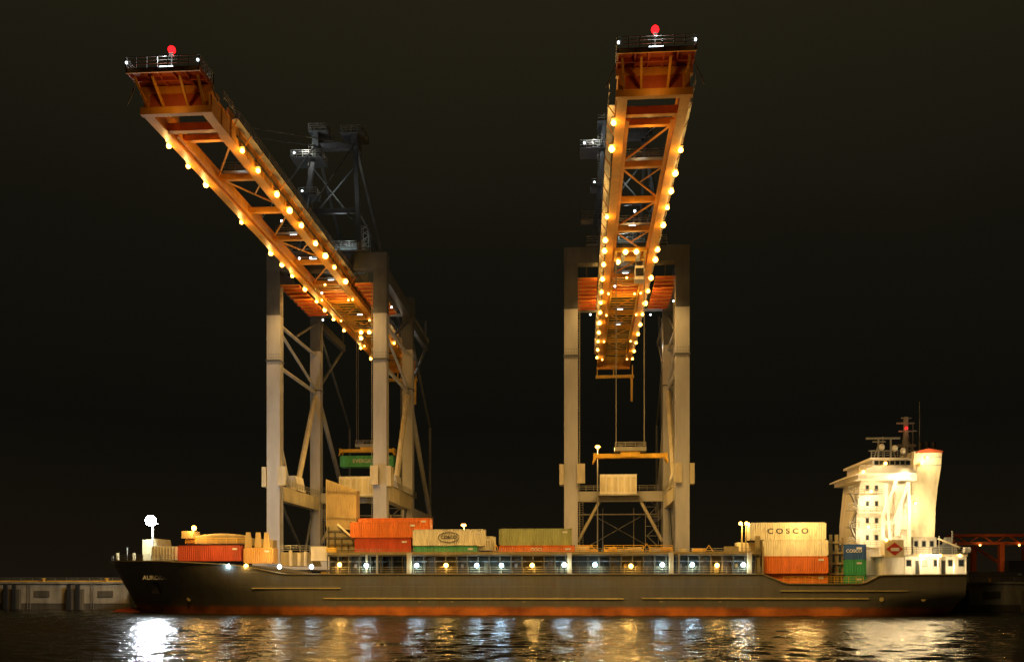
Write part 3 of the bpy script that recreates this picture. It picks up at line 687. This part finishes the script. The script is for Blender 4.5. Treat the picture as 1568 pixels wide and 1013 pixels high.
def slamp(px,py,Y):
    E=empty('street_lamp'); x,z=P(px,py,Y); b=B(); b.tube((x,Y,QZ),(x,Y,z+.2),.16,galv,8,.1); b.beam((x,Y,z+.2),(x,Y-1,z+.35),.12,.12,galv); b.box(x-.3,x+.3,Y-1.6,Y-.8,z+.2,z+.4,galv)
    b.ball((x,Y-1.2,z),.45,e_sod,1.1,1,.7); b.done('post',E); light('POINT',(x,Y-1.2,z-.6),2500,SODP,E,.3,name='lamp_light')
slamp(711,804,184); slamp(915,685,190)
D=empty('harbour_crane'); b=B(); Y=262
xa_,z1=P(1462,819,Y); xb_=P(1640,819,Y)[0]; z0=P(1462,831,Y)[1]
for z in (z0,z1):
    for yy in (Y,Y+5): b.box(xa_,xb_,yy,yy+.6,z-.35,z+.35,redor)
k=xa_;s=0
while k<xb_-3:
    b.beam((k,Y,z0 if s else z1),(k+3.4,Y,z1 if s else z0),.3,.3,redor); k+=3.4; s^=1
b.beam((P(1440,832,Y)[0],Y,z0+.6),(xa_,Y,z0+.4),1.2,.8,redor)
for px in (1535,1620):
    x=P(px,831,Y)[0]; 
    for yy in (Y,Y+18): b.box(x-.6,x+.6,yy,yy+1.6,QZ,z0-.35,redor)
    b.beam((x,Y+.8,QZ+5),(x,Y+18,z0-.4),.6,.6,redor)
for px in (1500,1560): 
    x,z=P(px,834,Y); b.ball((x,Y-.3,z),.25,e_sods)
b.done('boom_and_legs',D); light('POINT',(P(1520,850,Y)[0],Y-6,P(1520,846,Y)[1]),400,SODP,D,.1)
for px,Y,col,n in ((1500,235,(.10,.05,.03),1),(1545,228,(.06,.07,.06),2),(1484,222,(.12,.10,.06),1)):
    for i in range(n): container(wx(px,Y),QZ+i*2.6,Y,12.2,2.6,col)
# ---------------------------------------------------------------- water (real wave geometry near, flat beyond)
rng=np.random.RandomState(3)
xs=np.arange(-150,150.01,.55); ys=np.linspace(38,173.8,460)
XX,YY=np.meshgrid(xs,ys); ZZ=np.zeros_like(XX)
nw=26
for i in range(nw):
    lam=1.0*(3.6/1.0)**(i/(nw-1)); k=2*math.pi/lam; th=math.pi/2+rng.uniform(-.75,.75); ph=rng.uniform(0,6.28)
    mod=.65+.35*np.sin(XX*rng.uniform(.03,.12)+YY*rng.uniform(.03,.12)+rng.uniform(0,6))
    ZZ+=(.058/k)*mod*np.sin(k*(XX*math.cos(th)+YY*math.sin(th))+ph)
edge=np.minimum(1,np.minimum((XX+150)/5,(150-XX)/5)); edge=np.minimum(edge,(YY-38)/4); ZZ*=np.clip(edge,0,1)
ny,nx=XX.shape
V=np.stack([XX.ravel(),YY.ravel(),ZZ.ravel()],1)
idx=np.arange(ny*nx).reshape(ny,nx)
q=np.stack([idx[:-1,:-1].ravel(),idx[:-1,1:].ravel(),idx[1:,1:].ravel(),idx[1:,:-1].ravel()],1)
base=len(V)
ext=np.array([(-2500,-600,0),(2500,-600,0),(2500,38,0),(-2500,38,0),(-2500,173.8,0),(-150,173.8,0),(-150,38,0),(150,38,0),(150,173.8,0),(2500,173.8,0)],float)
V=np.vstack([V,ext]); q=np.vstack([q,np.array([(0,1,2,3),(3,6,5,4),(7,2,9,8)])+base])
me=bpy.data.meshes.new('water'); me.from_pydata(V.tolist(),[],q.tolist())
me.polygons.foreach_set('use_smooth',[True]*len(q)); me.update()
wo=bpy.data.objects.new('water',me); sc.collection.objects.link(wo)
wm=bpy.data.materials.new('water'); wm.use_nodes=True; nt=wm.node_tree;N=nt.nodes;L=nt.links;pb=N['Principled BSDF']
pb.inputs['Base Color'].default_value=(.010,.009,.004,1); pb.inputs['Roughness'].default_value=.19; pb.inputs['IOR'].default_value=1.38
tc=N.new('ShaderNodeTexCoord'); mp=N.new('ShaderNodeMapping'); mp.inputs['Scale'].default_value=(.7,1.0,1); L.new(tc.outputs['Object'],mp.inputs[0])
na=N.new('ShaderNodeTexNoise'); na.inputs['Scale'].default_value=2.2;na.inputs['Detail'].default_value=2;na.inputs['Roughness'].default_value=.6;L.new(mp.outputs[0],na.inputs[0])
b1=N.new('ShaderNodeBump');b1.inputs['Strength'].default_value=1;b1.inputs['Distance'].default_value=.12;L.new(na.outputs[0],b1.inputs['Height'])
L.new(b1.outputs[0],pb.inputs['Normal'])
me.materials.append(wm)
# ---------------------------------------------------------------- world
W=bpy.data.worlds.new('World'); sc.world=W; W.use_nodes=True; nt=W.node_tree;N=nt.nodes;L=nt.links
bg=N['Background']; tc=N.new('ShaderNodeTexCoord'); sp=N.new('ShaderNodeSeparateXYZ'); L.new(tc.outputs['Generated'],sp.inputs[0])
cr=N.new('ShaderNodeValToRGB'); e=cr.color_ramp.elements
e[0].position=0;e[0].color=(.0085,.0062,.0032,1);e[1].position=.6;e[1].color=(.0185,.0152,.0076,1)
x=e.new(.16);x.color=(.0040,.0037,.0024,1); x=e.new(.34);x.color=(.0066,.0060,.0034,1)
nz=N.new('ShaderNodeTexNoise');nz.inputs['Scale'].default_value=1.5;nz.inputs['Detail'].default_value=3;L.new(tc.outputs['Generated'],nz.inputs[0])
ma=N.new('ShaderNodeMath');ma.operation='MULTIPLY_ADD';ma.inputs[1].default_value=.12;L.new(nz.outputs[0],ma.inputs[0])
mb=N.new('ShaderNodeMath');mb.operation='SUBTRACT';mb.inputs[1].default_value=.06;L.new(sp.outputs[2],mb.inputs[0]);L.new(mb.outputs[0],ma.inputs[2])
L.new(ma.outputs[0],cr.inputs[0]);L.new(cr.outputs[0],bg.inputs[0]);bg.inputs[1].default_value=1
sc.view_settings.view_transform='Standard'
try: sc.view_settings.look='None'
except: pass
# ---------------------------------------------------------------- camera
c=bpy.data.cameras.new('camera'); co=bpy.data.objects.new('camera',c); sc.collection.objects.link(co)
co.location=(0,0,H); co.rotation_euler=(math.pi/2,0,A); c.sensor_width=36; c.lens=36*F/1568; c.shift_y=(HY-506.5)/1568; c.clip_end=9000; c.clip_start=.5
sc.camera=co
